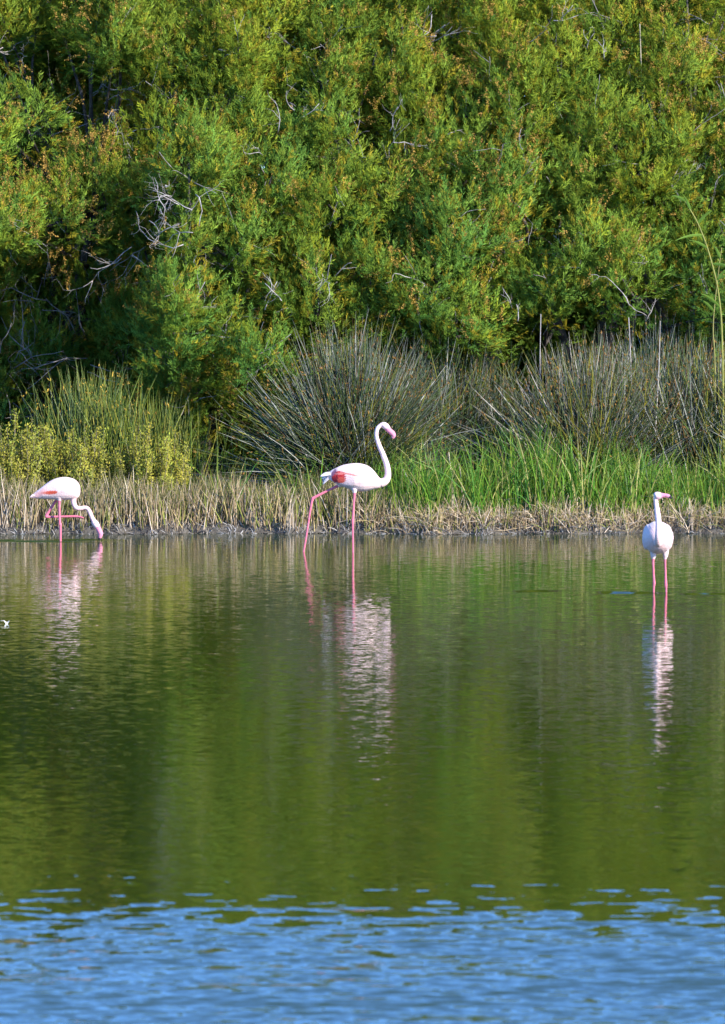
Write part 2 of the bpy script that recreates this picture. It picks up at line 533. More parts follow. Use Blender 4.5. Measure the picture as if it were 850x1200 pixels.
def fill_lobe(t, c, r, px, py):
    back = t.get('back', False)
    seen = -40 < px < 890 and py > -45
    nsub = int((13 if back else 17) * (r / 0.5) ** 1.6 * (1.0 if seen else 0.75))
    u = norm(rng.normal(size=(nsub, 3)) + np.array([0.05, -0.45, 0.25]))
    u[:, 1] = np.where(u[:, 1] > 0.4, -u[:, 1], u[:, 1])
    sc = c + u * r * rng.uniform(0.55, 1.05, (nsub, 1)) * np.array([1.0, 0.9, 0.95])
    per = 11 if back else (18 if seen else 9)
    tone = rng.uniform(0, 1)
    hue = 0.5 + 0.45 * wob(px * 0.012 + py * 0.009, 2.0) + 0.35 * (1 - py / 180.0 if py < 360 else -1.0) * 0.8
    for k in range(nsub):
        d0 = norm(u[k] * 0.8 + np.array([0.0, 0.0, 0.75]) + rng.normal(0, 0.25, 3))
        n = int(per * rng.uniform(0.7, 1.3))
        sr = rng.uniform(0.10, 0.2) * (1.35 if back else 1.0)
        off = rng.normal(size=(n, 3)) * sr * np.array([0.7, 0.7, 0.8])
        P = sc[k] + off
        D = norm(d0 + off / sr * 0.30 + rng.normal(0, 0.22, (n, 3)))
        S = rng.uniform(0.13, 0.27, n) * (2.0 if back else 1.0)
        mixv = np.clip(0.25 + 0.55 * hue + 0.25 * tone - 0.15 + rng.normal(0, 0.16) + rng.normal(0, 0.1, n), 0, 1)[:, None]
        C = LEAF_B * (1 - mixv) + LEAF_A * mixv
        ol = (rng.random((n, 1)) < 0.15)
        C = np.where(ol, LEAF_C, C) * rng.uniform(0.75, 1.25, (n, 1))
        NN = norm(u[k] * 0.6 + off / sr * 0.45 + d0 * 0.25)
        t['sp'].append((P - D * S[:, None] * 0.4, D, S, C, NN))
        # dried blossom racemes
        blossom = 0.10 + 0.40 * max(0.0, wob(px * 0.017 + 0.9 * wob(py * 0.016, 2.0), 4.0 + py * 0.004)) + (0.5 if px < 130 and 150 < py < 300 else 0) + (0.12 if px > 700 and py < 200 else 0) + (0.12 if 410 < px < 600 and py < 330 else 0)
        if rng.random() < blossom and not back:
            m = rng.integers(3, 9)
            for _ in range(m):
                b0 = sc[k] + d0 * rng.uniform(0.12, 0.30) + rng.normal(0, 0.07, 3)
                dd = norm(d0 * 0.4 + np.array([0, 0, rng.choice([0.9, -0.4])]) + rng.normal(0, 0.3, 3))
                ln = rng.uniform(0.08, 0.2); q = int(ln / 0.0042)
                s_ = np.linspace(0, 1, q)
                ctr = b0 + dd * ln * s_[:, None] + rng.normal(0, 0.011, (q, 3))
                ddir = norm(rng.normal(size=(q, 3)))
                side = norm(np.cross(ddir, rng.normal(size=(q, 3))))
                w = rng.uniform(0.005, 0.011, (q, 1))
                V = np.stack([ctr - ddir * w, ctr + side * w * 1.3, ctr + ddir * w], 1)
                qi = np.arange(q * 3).reshape(q, 3)
                cc = SEED * rng.uniform(0.55, 1.2, (q, 1))
                t['seed'].add(V.reshape(-1, 3), tris=qi, col=np.repeat(cc, 3, 0))


def branch(acc, p, d, ln, r, depth, col, wig=0.35):
    n = 5
    pts = [p]; q = p.copy(); dd = d.copy()
    for i in range(n):
        dd = norm(dd + rng.normal(0, wig * 0.35, 3)); q = q + dd * ln / n; pts.append(q)
    tube(acc, pts, np.linspace(r, r * 0.45, n + 1), 5 if depth else 4, np.array(col) * rng.uniform(0.8, 1.2))
    if depth > 0:
        for k in range(rng.integers(1, 4)):
            i = rng.integers(1, n + 1)
            branch(acc, pts[i], norm(dd + rng.normal(0, 0.65, 3)), ln * rng.uniform(0.4, 0.7), r * 0.5, depth - 1, col, wig)


BARK = (0.07, 0.06, 0.053)
GREY = (0.34, 0.31, 0.30)
for t in trees:
    for (c, r, px, py) in t['lobes']:
        fill_lobe(t, c, r, px, py)
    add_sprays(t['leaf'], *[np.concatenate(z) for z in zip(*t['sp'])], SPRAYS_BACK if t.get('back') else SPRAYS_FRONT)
    b = t['base']
    # several stems rising from one root, then a limb to each lobe
    tips = []
    acc = Acc()
    for s_ in range(4):
        tgt = b + np.array([rng.uniform(-1.0, 1.0), rng.uniform(-0.9, 0.5), rng.uniform(2.2, 3.6)])
        m = b + np.array([(tgt[0] - b[0]) * 0.25, (tgt[1] - b[1]) * 0.25, 1.1]) + rng.normal(0, 0.12, 3)
        pts = curve([b, m, tgt], 9)
        tube(acc, pts, np.linspace(0.085, 0.045, 9), 7, BARK)
        tips += [pts[4], pts[6], pts[8]]
    acc.build('trunk', M_BARK, t['o'])
    for (c, r, px, py) in t['lobes']:
        s0 = min(tips, key=lambda q: np.linalg.norm(q - c) + max(0, q[2] - c[2]) * 2)
        m = (s0 + c) / 2 + rng.normal(0, 0.18, 3) - np.array([0, 0, 0.1])
        e = c + np.array([0, -0.3 * r, 0.2 * r])
        pts = curve([s0, m, e], 9)
        tube(t['limb'], pts[::2], np.linspace(0.032, 0.010, 5), 5, BARK)
        for k in range(3 if not t.get('back') else 0):
            i = rng.integers(4, 9)
            branch(t['limb'], pts[i], norm(rng.normal(size=3) + np.array([0, -0.4, 0.5])), r * rng.uniform(0.6, 1.2), 0.007, 1, np.array(GREY) * 0.75)

# bare grey twig tangles that show in the gaps: (px, py, D, spread length, count, mean direction)
DEAD = [(212, 255, 66.1, 0.8, 14, (-0.35, -0.2, 0.2)), (205, 235, 66.3, 0.6, 8, (0.1, -0.3, 0.4)), (445, 160, 67.7, 0.6, 6, (0.2, -0.4, 0.5)),
        (500, 25, 68.9, 0.7, 9, (0.1, -0.3, 0.4)), (625, 40, 68.3, 0.7, 6, (0.8, -0.3, 0.05)), (395, 325, 66.6, 0.7, 6, (0.5, -0.3, 0.5)),
        (610, 195, 67.4, 0.45, 5, (0.3, -0.3, 0.5)), (350, 150, 67.8, 0.5, 5, (0.2, -0.4, 0.6)), (20, 75, 70.0, 0.6, 6, (-0.3, -0.3, 0.5)),
        (130, 115, 70.3, 0.8, 9, (0.2, -0.3, 0.3)), (225, 55, 69.0, 0.5, 6, (0.2, -0.3, 0.8)), (240, 400, 66.6, 0.9, 6, (0.8, -0.3, -0.35)),
        (150, 300, 67.8, 0.9, 8, (-0.2, -0.3, -0.1)), (50, 360, 69.2, 1.0, 12, (0.1, -0.3, -0.2)), (95, 420, 68.6, 1.0, 10, (-0.1, -0.3, 0.1)), (20, 430, 68.9, 1.0, 10, (0.2, -0.3, 0.2)),
        (745, 360, 66.9, 0.6, 8, (-0.1, -0.3, 0.5)), (700, 60, 68.4, 0.4, 4, (0.2, -0.3, 0.6)), (835, 75, 68.8, 0.5, 6, (0.1, -0.3, 0.5)),
        (630, 380, 66.9, 0.5, 4, (0.0, -0.3, 0.9)), (330, 350, 66.6, 0.5, 5, (-0.4, -0.3, 0.6)), (540, 150, 67.7, 0.4, 4, (0.5, -0.4, 0.2)), (300, 200, 67.4, 0.4, 4, (0.3, -0.4, 0.6)),
        (150, 180, 68.3, 0.7, 6, (0.1, -0.4, 0.4)), (690, 320, 67.0, 0.4, 4, (0.2, -0.4, 0.5)), (820, 200, 67.6, 0.4, 4, (0.3, -0.4, 0.5))]
for px, py, D, ln, cnt, dr in DEAD:
    p = at(px, py, D)
    t = min([q for q in trees if not q.get('back')], key=lambda q: abs(q['px'] - px))
    for k in range((cnt + 1) // 2):
        branch(t['dead'], p + rng.normal(0, 0.16, 3), norm(np.array(dr) + rng.normal(0, 0.55, 3)), ln * rng.uniform(0.4, 0.85), 0.0065, 3 if px < 240 else 2, np.array(GREY) * (0.6 if px < 140 and py > 280 else 1.0), 0.6)  # twigs low in the left hollow: its shade put into a darker grey
for t in trees:
    for key, nm, mt in (('leaf', 'crown', M_LEAF), ('seed', 'dry_blossom', M_SEED), ('limb', 'branches', M_BARK), ('dead', 'bare_twigs', M_BARK)):
        if t[key].n: tag(t[key].build(nm, mt, t['o'], smooth=(key in ('limb', 'dead'))), kind='stuff')


# ------------------------------------------------------------------ rush tussocks
RUSH_COLS = np.array([[0.075, 0.10, 0.055], [0.17, 0.18, 0.15], [0.07, 0.11, 0.03], [0.10, 0.062, 0.025], [0.36, 0.36, 0.32], [0.18, 0.18, 0.025]])


def rush(px, py, D, n, length, spread, label, group, cols=RUSH_COLS, probs=(.30, .18, .22, .10, .08, .12), tips=0.35, rad=0.30, lift=0.12, tipcol=(0.26, 0.14, 0.04), w0=0.0052, name='rush_tussock', squash=(1, 1), mound=0.3):
    b = at(px, py, D); b[2] = ground_z(b[0], b[1])
    o = tag(empty(name, b), label, 'rush', group)
    acc = Acc()
    az = rng.random(n) * 2 * math.pi
    el = np.clip(np.abs(rng.normal(0, 1, n)) * spread, 0, 1.45)              # angle from vertical
    el = np.where(rng.random(n) < 0.5, rng.random(n) ** 0.7 * spread * 1.75, el)
    el = np.clip(el, 0, 1.5)
    d = np.stack([np.sin(el) * np.cos(az) * squash[0], np.sin(el) * np.sin(az) * squash[1], np.cos(el) + 0.05], -1)
    d = norm(d)
    L_ = length * (1.08 - 0.55 * rng.random(n) ** 1.6) * (1 - 0.10 * np.sin(el))
    base = b + np.stack([rng.normal(0, rad, n) * squash[0], rng.normal(0, rad, n) * 0.8, np.full(n, -0.03)], -1) + d * 0.02
    base[:, 2] = ground_z(base[:, 0], base[:, 1]) - 0.03 + mound * np.exp(-((base[:, 0] - b[0]) ** 2 + (base[:, 1] - b[1]) ** 2) / (2 * (rad * 1.3) ** 2)) * rng.random(n)
    K = 5
    s_ = np.linspace(0, 1, K)
    bend = rng.normal(0, 0.07, (n, 3)); bend[:, 2] = -0.10 * np.sin(el) ** 2 - 0.02
    start = norm(d + np.array([0, 0, lift]))
    P = base[:, None] + L_[:, None, None] * (start[:, None] * s_[None, :, None] * (1 - s_[None, :, None] * 0.5) * 1.0 + d[:, None] * (s_[None, :, None] ** 2) * 0.5 + bend[:, None] * s_[None, :, None] ** 2)
    P[..., 2] = np.maximum(P[..., 2], ground_z(P[..., 0], P[..., 1]) + 0.03 * s_[None, :])
    W = w0 * rng.uniform(0.6, 1.5, (n, 1)) * np.array([1.1, 1.1, 1.0, 0.8, 0.18])[None]
    C = cols[rng.choice(len(cols), n, p=probs)] * rng.uniform(0.75, 1.2, (n, 1))
    strands(acc, P, W, C, 3)
    st = acc.build('stems', M_RUSH, o); st['kind'] = 'stuff'
    # dead stems hanging round the foot, coloured dark to stand for shade there
    acc = Acc(); m_ = n // 4
    az2 = rng.random(m_) * 2 * math.pi; r0 = rad * rng.uniform(0.3, 1.5, m_)
    q0 = b + np.stack([np.cos(az2) * r0, np.sin(az2) * r0 * 0.8, np.zeros(m_)], -1); q0[:, 2] = ground_z(q0[:, 0], q0[:, 1]) + mound * rng.random(m_)
    out_ = np.stack([np.cos(az2), np.sin(az2), np.zeros(m_)], -1) * rng.uniform(0.1, 0.5, (m_, 1)) * min(1.0, spread * 1.6)
    PP = q0[:, None] + out_[:, None] * s_[None, :, None] + np.array([0, 0, 1.0]) * (0.25 * s_ - 0.45 * s_ ** 2)[None, :, None] * rng.uniform(0.4, 1.2, (m_, 1, 1))
    PP[..., 2] = np.maximum(PP[..., 2], ground_z(PP[..., 0], PP[..., 1]) + 0.01)
    strands(acc, PP, np.full((m_, K), 0.006) * np.array([1, 1, 1, .8, .3]), np.array([0.12, 0.10, 0.08]) * rng.uniform(0.5, 1.3, (m_, 1)), 3)
    tag(acc.build('dead_shade_skirt', M_DRY, o), kind='stuff')
    # brown flower heads a little below the tips
    if tips > 0:
        acc = Acc()
        m = np.nonzero(rng.random(n) < tips)[0]
        f = rng.uniform(0.80, 0.96, len(m))[:, None]
        p0 = P[m, 3] * (1 - (f - 0.75) / 0.25) + P[m, 4] * ((f - 0.75) / 0.25)
        for rep in range(2):
            c = p0 + rng.normal(0, 0.010, p0.shape)
            dd = norm(d[m] + rng.normal(0, 0.5, p0.shape))
            PP = c[:, None] + dd[:, None] * np.linspace(0, 1, 3)[None, :, None] * rng.uniform(0.02, 0.05, (len(m), 1, 1))
            WW = np.tile(np.array([0.003, 0.0075, 0.002]), (len(m), 1))
            strands(acc, PP, WW, np.array(tipcol) * rng.uniform(0.6, 1.6, (len(m), 1)), 3)
        fh = acc.build('flower_heads', M_SEED, o); fh['kind'] = 'stuff'
    return o


G_R = 'spiny rush tussocks on the bank'
rush(412, 560, 65.9, 2500, 1.86, 0.76, 'great domed grey green rush tussock behind the striding flamingo', G_R, rad=0.20, mound=0.5)
rush(690, 556, 65.8, 1900, 1.75, 0.64, 'wide grey brown rush tussock behind tall green grass', G_R, rad=0.26, mound=0.4, cols=RUSH_COLS * np.array([1.08, 0.98, 0.95]))
rush(565, 556, 67.3, 420, 1.60, 0.40, 'smaller rush tussock wedged between the two great tussocks', G_R, rad=0.30)
rush(822, 556, 66.2, 1100, 1.80, 0.45, 'upright green brown rush tussock at the foot of the tall reed cane', G_R, rad=0.32, probs=(.2, .16, .26, .14, .08, .16))
rush(930, 556, 65.9, 650, 1.8, 0.55, 'grey rush tussock beyond the tall reed cane', G_R, rad=0.30)
rush(500, 556, 67.1, 600, 1.80, 0.40, 'upright rush tussock tucked behind the great domed tussock', G_R, rad=0.3)
rush(765, 556, 67.0, 700, 1.95, 0.34, 'tall rush tussock showing above the wide grey brown tussock', G_R, rad=0.35)
GREEN_R = np.array([[0.13, 0.18, 0.025], [0.20, 0.23, 0.03], [0.08, 0.13, 0.022], [0.34, 0.31, 0.05], [0.15, 0.19, 0.03], [0.06, 0.11, 0.018]])
rush(110, 552, 65.95, 420, 1.46, 0.28, 'yellow green broom like rush standing behind the saltbush', 'green rushes on the bank', cols=GREEN_R * 0.8, rad=0.26, tips=0.25, tipcol=(0.45, 0.30, 0.05), lift=0.4)
rush(172, 552, 66.2, 480, 1.12, 0.27, 'bright green rush under the low boughs of the tamarisk', 'green rushes on the bank', cols=GREEN_R * 0.8, rad=0.36, tips=0.06, tipcol=(0.45, 0.28, 0.05), lift=0.4)


# ------------------------------------------------------------------ saltbush at the water side
def saltbush(px, D, h, w, label):
    b = at(px, 560, D); b[2] = ground_z(b[0], b[1])
    o = tag(empty('saltbush', b), label, 'shrub', 'yellowish saltbushes on the bank')
    st, lf = Acc(), Acc()
    nb = int(95 * w / 0.5)
    for k in range(nb):
        az = rng.random() * 2 * math.pi; r = w * rng.random() ** 0.5
        top = b + np.array([math.cos(az) * r, math.sin(az) * r * 0.7, h * (1 - 0.35 * (r / w) ** 2) * rng.uniform(0.55, 1.08)])
        root = b + np.array([math.cos(az) * r * 0.35, math.sin(az) * r * 0.25, -0.02])
        root[2] = ground_z(root[0], root[1]) - 0.02
        m = (root * 0.45 + top * 0.55) + np.array([math.cos(az) * 0.06, math.sin(az) * 0.06, 0]) + rng.normal(0, 0.03, 3)
        pts = curve([root, m, top], 8)
        tube(st, pts, np.linspace(0.006, 0.002, 8), 4, (0.20, 0.17, 0.11))
        n = 120
        s_ = rng.uniform(0.38, 1.02, n)
        i = np.clip((s_ * 7).astype(int), 0, 6); f = (s_ * 7 - i)[:, None]
        c = pts[i] * (1 - f) + pts[i + 1] * f + rng.normal(0, 0.022, (n, 3))
        dd = norm(rng.normal(size=(n, 3)) * 0.7 + np.array([0, 0, 0.8]))
        sd = norm(np.cross(dd, rng.normal(size=(n, 3))))
        ln = rng.uniform(0.02, 0.042, (n, 1)); wd = ln * 0.25
        V = np.stack([c, c + dd * ln * 0.5 + sd * wd, c + dd * ln, c + dd * ln * 0.5 - sd * wd], 1)
        base = np.array([0.36, 0.35, 0.05]) * rng.uniform(0.7, 1.15) * np.array([rng.uniform(0.85, 1.1), 1, 1])
        cc = base * rng.uniform(0.75, 1.2, (n, 1))
        nn = norm(norm(c - b - np.array([0, 0, 0.15])) + norm(c - pts[i]) * 0.5)
        lf.add(V.reshape(-1, 3), quads=np.arange(n * 4).reshape(n, 4), col=np.repeat(cc, 4, 0), nrm=np.repeat(nn, 4, 0))
    tag(st.build('stems', M_BARK, o), kind='stuff')
    tag(lf.build('leaves', M_BUSH, o, smooth=False), kind='stuff')


saltbush(18, 65.1, 1.12, 0.55, 'tallest yellowish saltbush, behind the feeding flamingo tail')
saltbush(95, 65.2, 0.98, 0.50, 'rounded yellowish saltbush right behind the feeding flamingo neck')
saltbush(180, 65.1, 0.96, 0.52, 'yellowish saltbush at the end of its row, nearest the great domed tussock')
saltbush(-75, 65.3, 0.85, 0.5, 'yellowish saltbush beside the tallest one, away from the tussocks')
saltbush(55, 65.7, 0.86, 0.42, 'small saltbush half hidden behind the other saltbushes')


# ------------------------------------------------------------------ tall green grass, dry reed fringe, litter (uncountable)
def blades(n, x0, x1, t0, t1, h0, h1, cols, probs, lean, w, flat, dens=None, curl=0.3, hmod=None):
    acc = Acc()
    x = rng.uniform(x0, x1, n); t = rng.uniform(t0, t1, n)
    if dens is not None:
        keep = rng.random(n) < dens(x, t); x, t = x[keep], t[keep]; n = len(x)
    y = shore(x) + t
    z = ground_z(x, y) - 0.02
    h = rng.uniform(h0, h1, n) * (1 + 0.30 * wob(x * 3.0 + t * 1.3, 2.0))
    if hmod is not None: h = h * hmod(x, t)
    az = rng.random(n) * 2 * math.pi
    k = np.abs(rng.normal(0, lean, n))
    d = norm(np.stack([np.cos(az) * k, np.sin(az) * k, np.ones(n)], -1))
    s_ = np.linspace(0, 1, 5)
    droop = np.stack([np.cos(az), np.sin(az), np.full(n, -0.45)], -1) * (np.abs(rng.normal(0, curl, n)))[:, None]
    P = np.stack([x, y, z], -1)[:, None] + h[:, None, None] * (d[:, None] * s_[None, :, None] + droop[:, None] * (s_[None, :, None] ** 2.5))
    P[..., 2] = np.maximum(P[..., 2], np.where(P[..., 1] > shore(P[..., 0]), ground_z(P[..., 0], P[..., 1]), 0.0) + 0.01 * s_[None] - 0.02 * (s_[None] < 0.1))
    W = w * rng.uniform(0.7, 1.3, (n, 1)) * np.array([1, 1, 0.9, 0.65, 0.1])[None]
    C = np.asarray(cols)[rng.choice(len(cols), n, p=probs)] * rng.uniform(0.75, 1.25, (n, 1))
    strands(acc, P, W, C, 2 if flat else 3)
    return acc


px2x = lambda px: (px - 425) / F_PX * 64.5
GR = [[0.15, 0.30, 0.03], [0.08, 0.22, 0.025], [0.24, 0.32, 0.045], [0.38, 0.35, 0.12]]
dens = lambda x, t: (smooth01((x - px2x(425)) / 0.35) * 1.0 + 0.10) * (0.62 + 0.55 * wob(x * 2.6 + 2.0 * wob(t * 3.0, 1.0), 6.0))
hm = lambda x, t: 0.85 + 0.2 * smooth01((x - px2x(500)) / 0.8) - 0.28 * smooth01((x - px2x(700)) / 0.9)
acc = blades(11500, px2x(250), px2x(1050), 0.25, 1.9, 0.28, 1.05, GR, (.36, .26, .26, .12), 0.20, 0.0062, True, dens, 0.22, hm)
tag(acc.build('tall_grass', M_GRASS, smooth=False), 'tall bright green grass in front of the rush tussocks', 'grass', kind='stuff')
MIXG = [[0.16, 0.17, 0.05], [0.26, 0.23, 0.10], [0.12, 0.15, 0.04], [0.34, 0.28, 0.17]]
acc = blades(6000, px2x(-250), px2x(470), 0.3, 1.3, 0.30, 0.52, MIXG, (.3, .3, .2, .2), 0.14, 0.004, True, None, 0.15)
tag(acc.build('yellowing_grass', M_GRASS, smooth=False), 'short yellowing grass below the saltbushes and great tussock', 'grass', kind='stuff')
DRY = [[0.42, 0.32, 0.20], [0.56, 0.46, 0.35], [0.24, 0.17, 0.10], [0.24, 0.26, 0.06], [0.42, 0.33, 0.15]]
leftness = lambda x, t: 1.0 - 0.38 * smooth01((x - px2x(430)) / 0.6)
acc = blades(5200, px2x(-300), px2x(1150), 0.04, 0.75, 0.14, 0.56, DRY, (.24, .2, .2, .22, .14), 0.20, 0.0055, False, None, 0.12, leftness)
tag(acc.build('dry_reed_fringe', M_DRY), 'fringe of straw coloured dry reeds along the waterline', 'reeds', kind='stuff')
acc = blades(2300, px2x(420), px2x(1120), 0.02, 0.4, 0.16, 0.36, np.array(DRY) * 1.2, (.3, .3, .2, .1, .1), 0.8, 0.004, False, None, 0.5)
tag(acc.build('fallen_reeds', M_DRY), 'tangle of fallen dry reed stalks on the mud below the green grass', 'reeds', kind='stuff')
LIT = [[0.42, 0.40, 0.38], [0.12, 0.10, 0.08], [0.30, 0.27, 0.23], [0.06, 0.05, 0.05]]
acc = blades(2800, px2x(-260), px2x(1110), -0.06, 0.28, 0.04, 0.13, LIT, (.25, .3, .2, .25), 0.7, 0.005, False, None, 0.5)
tag(acc.build('reed_stubble', M_DRY), 'grey stubble of roots and stalks on the dark mud edge', 'stubble', kind='stuff')


# ------------------------------------------------------------------ canes and stalks that stand out one by one
def cane(name, pts, r, col, label, cat, leaves=(), mat=M_GRASS, group=None, joint=True, leafcol=(0.20, 0.34, 0.05)):
    P = np.array([at(*p) for p in pts])
    base = P[0].copy(); g = ground_z(base[0], base[1])
    foot = np.array([base[0] + 0.02, base[1], g - 0.03])
    P = np.concatenate([[foot], P]) if base[2] > g + 0.05 else P
    o = tag(empty(name, foot), label, cat, group)
    a_ = Acc(); C = curve(P, 26)
    tube(a_, C, np.linspace(r, r * 0.45, 26), 6, col)
    if joint:
        for i in range(2, 25, 3): tube(a_, [C[i] - (C[i + 1] - C[i]) * 0.05, C[i], C[i] + (C[i + 1] - C[i]) * 0.05], np.array([0.8, 1.35, 0.8]) * r * 0.9, 6, np.array(col) * 0.8)
    a_.build('stem', mat, o)
    for (i, dx, dy, dz, ln) in leaves:
        l_ = Acc(); p = C[i]; d = norm(np.array([dx, dy, dz], float))
        s_ = np.linspace(0, 1, 7)
        pts_ = p + d * ln * s_[:, None] + np.array([0, 0, -0.30 * ln]) * (s_ ** 2)[:, None]
        sd = norm(np.cross(d, [0.15, 1.0, 0.25]))
        w = 0.017 * np.array([0.5, 1, 1, 0.9, 0.7, 0.45, 0.05])[:, None]
        up = np.cross(sd, d) * 0.004
        V = np.concatenate([pts_ + sd * w, pts_ - up, pts_ - sd * w])
        q = [(k, k + 1, k + 8, k + 7) for k in range(6)] + [(k + 7, k + 8, k + 15, k + 14) for k in range(6)]
        l_.add(V, quads=q, col=leafcol)
        l_.build('leaf', mat, o)
    return o


cane('reed_cane', [(847, 420, 65.6), (843, 350, 65.6), (832, 300, 65.6), (818, 262, 65.6), (803, 236, 65.6)], 0.013, (0.38, 0.38, 0.10),
     'tall green reed cane with long leaves leaning out of the tussock', 'reed', [(16, -0.6, -0.2, 0.5, 0.3), (18, -0.9, -0.2, 0.1, 0.34), (20, 0.5, -0.2, 0.7, 0.3), (12, 0.7, -0.3, 0.4, 0.4), (9, -0.5, -0.3, 0.6, 0.4), (23, -0.3, -0.2, 0.9, 0.25), (14, 0.8, -0.2, 0.0, 0.35), (25, -0.6, 0, 0.5, 0.2)])
cane('reed_cane', [(838, 430, 65.8), (836, 380, 65.8), (842, 320, 65.8), (846, 290, 65.8)], 0.010, (0.38, 0.36, 0.12),
     'shorter green reed cane standing against the tall leaning one', 'reed', [(14, -0.5, -0.2, 0.7, 0.3), (18, 0.5, -0.2, 0.6, 0.3), (22, -0.3, -0.2, 0.8, 0.25)])
cane('dead_cane', [(757, 340, 68.6), (755, 180, 68.6), (752, 90, 68.5), (750, 28, 68.4)], 0.011, (0.50, 0.42, 0.30), 'long bleached bare cane standing up through the tamarisk', 'cane', mat=M_DRY)
cane('dead_cane', [(768, 340, 68.3), (766, 200, 68.2), (765, 140, 68.1)], 0.010, (0.52, 0.45, 0.34), 'short bleached cane beside the long bare cane', 'cane', mat=M_DRY)
cane('dead_cane', [(634, 520, 66.3), (633, 430, 66.3), (634, 368, 66.3)], 0.009, (0.42, 0.38, 0.36), 'thin grey cane rising behind the wide tussock alone', 'cane', mat=M_DRY)
cane('dead_cane', [(742, 520, 66.1), (740, 440, 66.1), (737, 372, 66.1)], 0.010, (0.42, 0.38, 0.36), 'stout grey cane of the pair on top of the wide tussock', 'cane', mat=M_DRY)
cane('dead_cane', [(768, 520, 65.6), (772, 440, 65.6), (774, 376, 65.6)], 0.009, (0.42, 0.38, 0.34), 'slender grey cane of the pair on top of the wide tussock', 'cane', mat=M_DRY)
cane('dead_stalk', [(530, 566, 64.6), (528, 548, 64.6), (526, 530, 64.6)], 0.014, (0.55, 0.44, 0.34), 'pale broad dead stalk upright in the green grass', 'stalk', mat=M_DRY, joint=False)
cane('dead_stalk', [(541, 568, 64.6), (540, 556, 64.6), (538, 543, 64.6)], 0.011, (0.55, 0.44, 0.34), 'short pale dead stalk next to the broad upright one', 'stalk', mat=M_DRY, joint=False)
cane('dead_stalk', [(484, 572, 64.5), (478, 560, 64.5), (472, 550, 64.5)], 0.012, (0.56, 0.44, 0.36), 'pinkish dead stalk slanting in the grass before the striding flamingo chest', 'stalk', mat=M_DRY, joint=False)


# ------------------------------------------------------------------ flamingos
WHITE = np.array([0.78, 0.57, 0.56]); PINKW = np.array([0.80, 0.47, 0.46])
LEG = np.array([0.62, 0.15, 0.22]); BILL = np.array([0.66, 0.25, 0.35]); BLACK = np.array([0.02, 0.018, 0.02])
RED = np.array([0.46, 0.025, 0.03]); ORANGE = np.array([0.60, 0.10, 0.06]); SHADE = np.array([0.60, 0.58, 0.66])


def ring_loft(acc, C, A, B, n=20):
    """C centres (K,3); A, B half axis vectors (K,3) -> closed loft"""
    ang = np.arange(n) * 2 * math.pi / n
    V = C[:, None] + np.cos(ang)[None, :, None] * A[:, None] + np.sin(ang)[None, :, None] * B[:, None]
    K = len(C); idx = np.arange(K * n).reshape(K, n)
    q = np.stack([idx[:-1], np.roll(idx, -1, 1)[:-1], np.roll(idx, -1, 1)[1:], idx[1:]], -1).reshape(-1, 4)
    v = np.concatenate([V.reshape(-1, 3), C[:1], C[-1:]])
    t = [(K * n, idx[0, (k + 1) % n], idx[0, k]) for k in range(n)] + [(K * n + 1, idx[-1, k], idx[-1, (k + 1) % n]) for k in range(n)]
    acc.add(v, quads=q, tris=t)


def remeshed(parts, voxel=0.0055, smooth_it=3):
    tmp = parts.build('tmp', M_FEATHER)
    md = tmp.modifiers.new('r', 'REMESH'); md.mode = 'VOXEL'; md.voxel_size = voxel
    sm = tmp.modifiers.new('s', 'SMOOTH'); sm.factor = 0.5; sm.iterations = smooth_it
    dg = bpy.context.evaluated_depsgraph_get()
    ev = tmp.evaluated_get(dg)
    me = bpy.data.meshes.new_from_object(ev)
    me0 = tmp.data
    bpy.data.objects.remove(tmp); bpy.data.meshes.remove(me0)
    return me


def seg_dist(P, line):
    """distance of points to a polyline with radii rows (x,y,z,r); returns surface distance"""
    best = np.full(len(P), 1e9)
    for a_, b_ in zip(line[:-1], line[1:]):
        ab = b_[:3] - a_[:3]; L2 = max(1e-12, float(ab @ ab))
        t = np.clip(((P - a_[:3]) @ ab) / L2, 0, 1)
        d = np.linalg.norm(P - (a_[:3] + t[:, None] * ab), axis=1) - (a_[3] + t * (b_[3] - a_[3]))
        best = np.minimum(best, d)
    return best


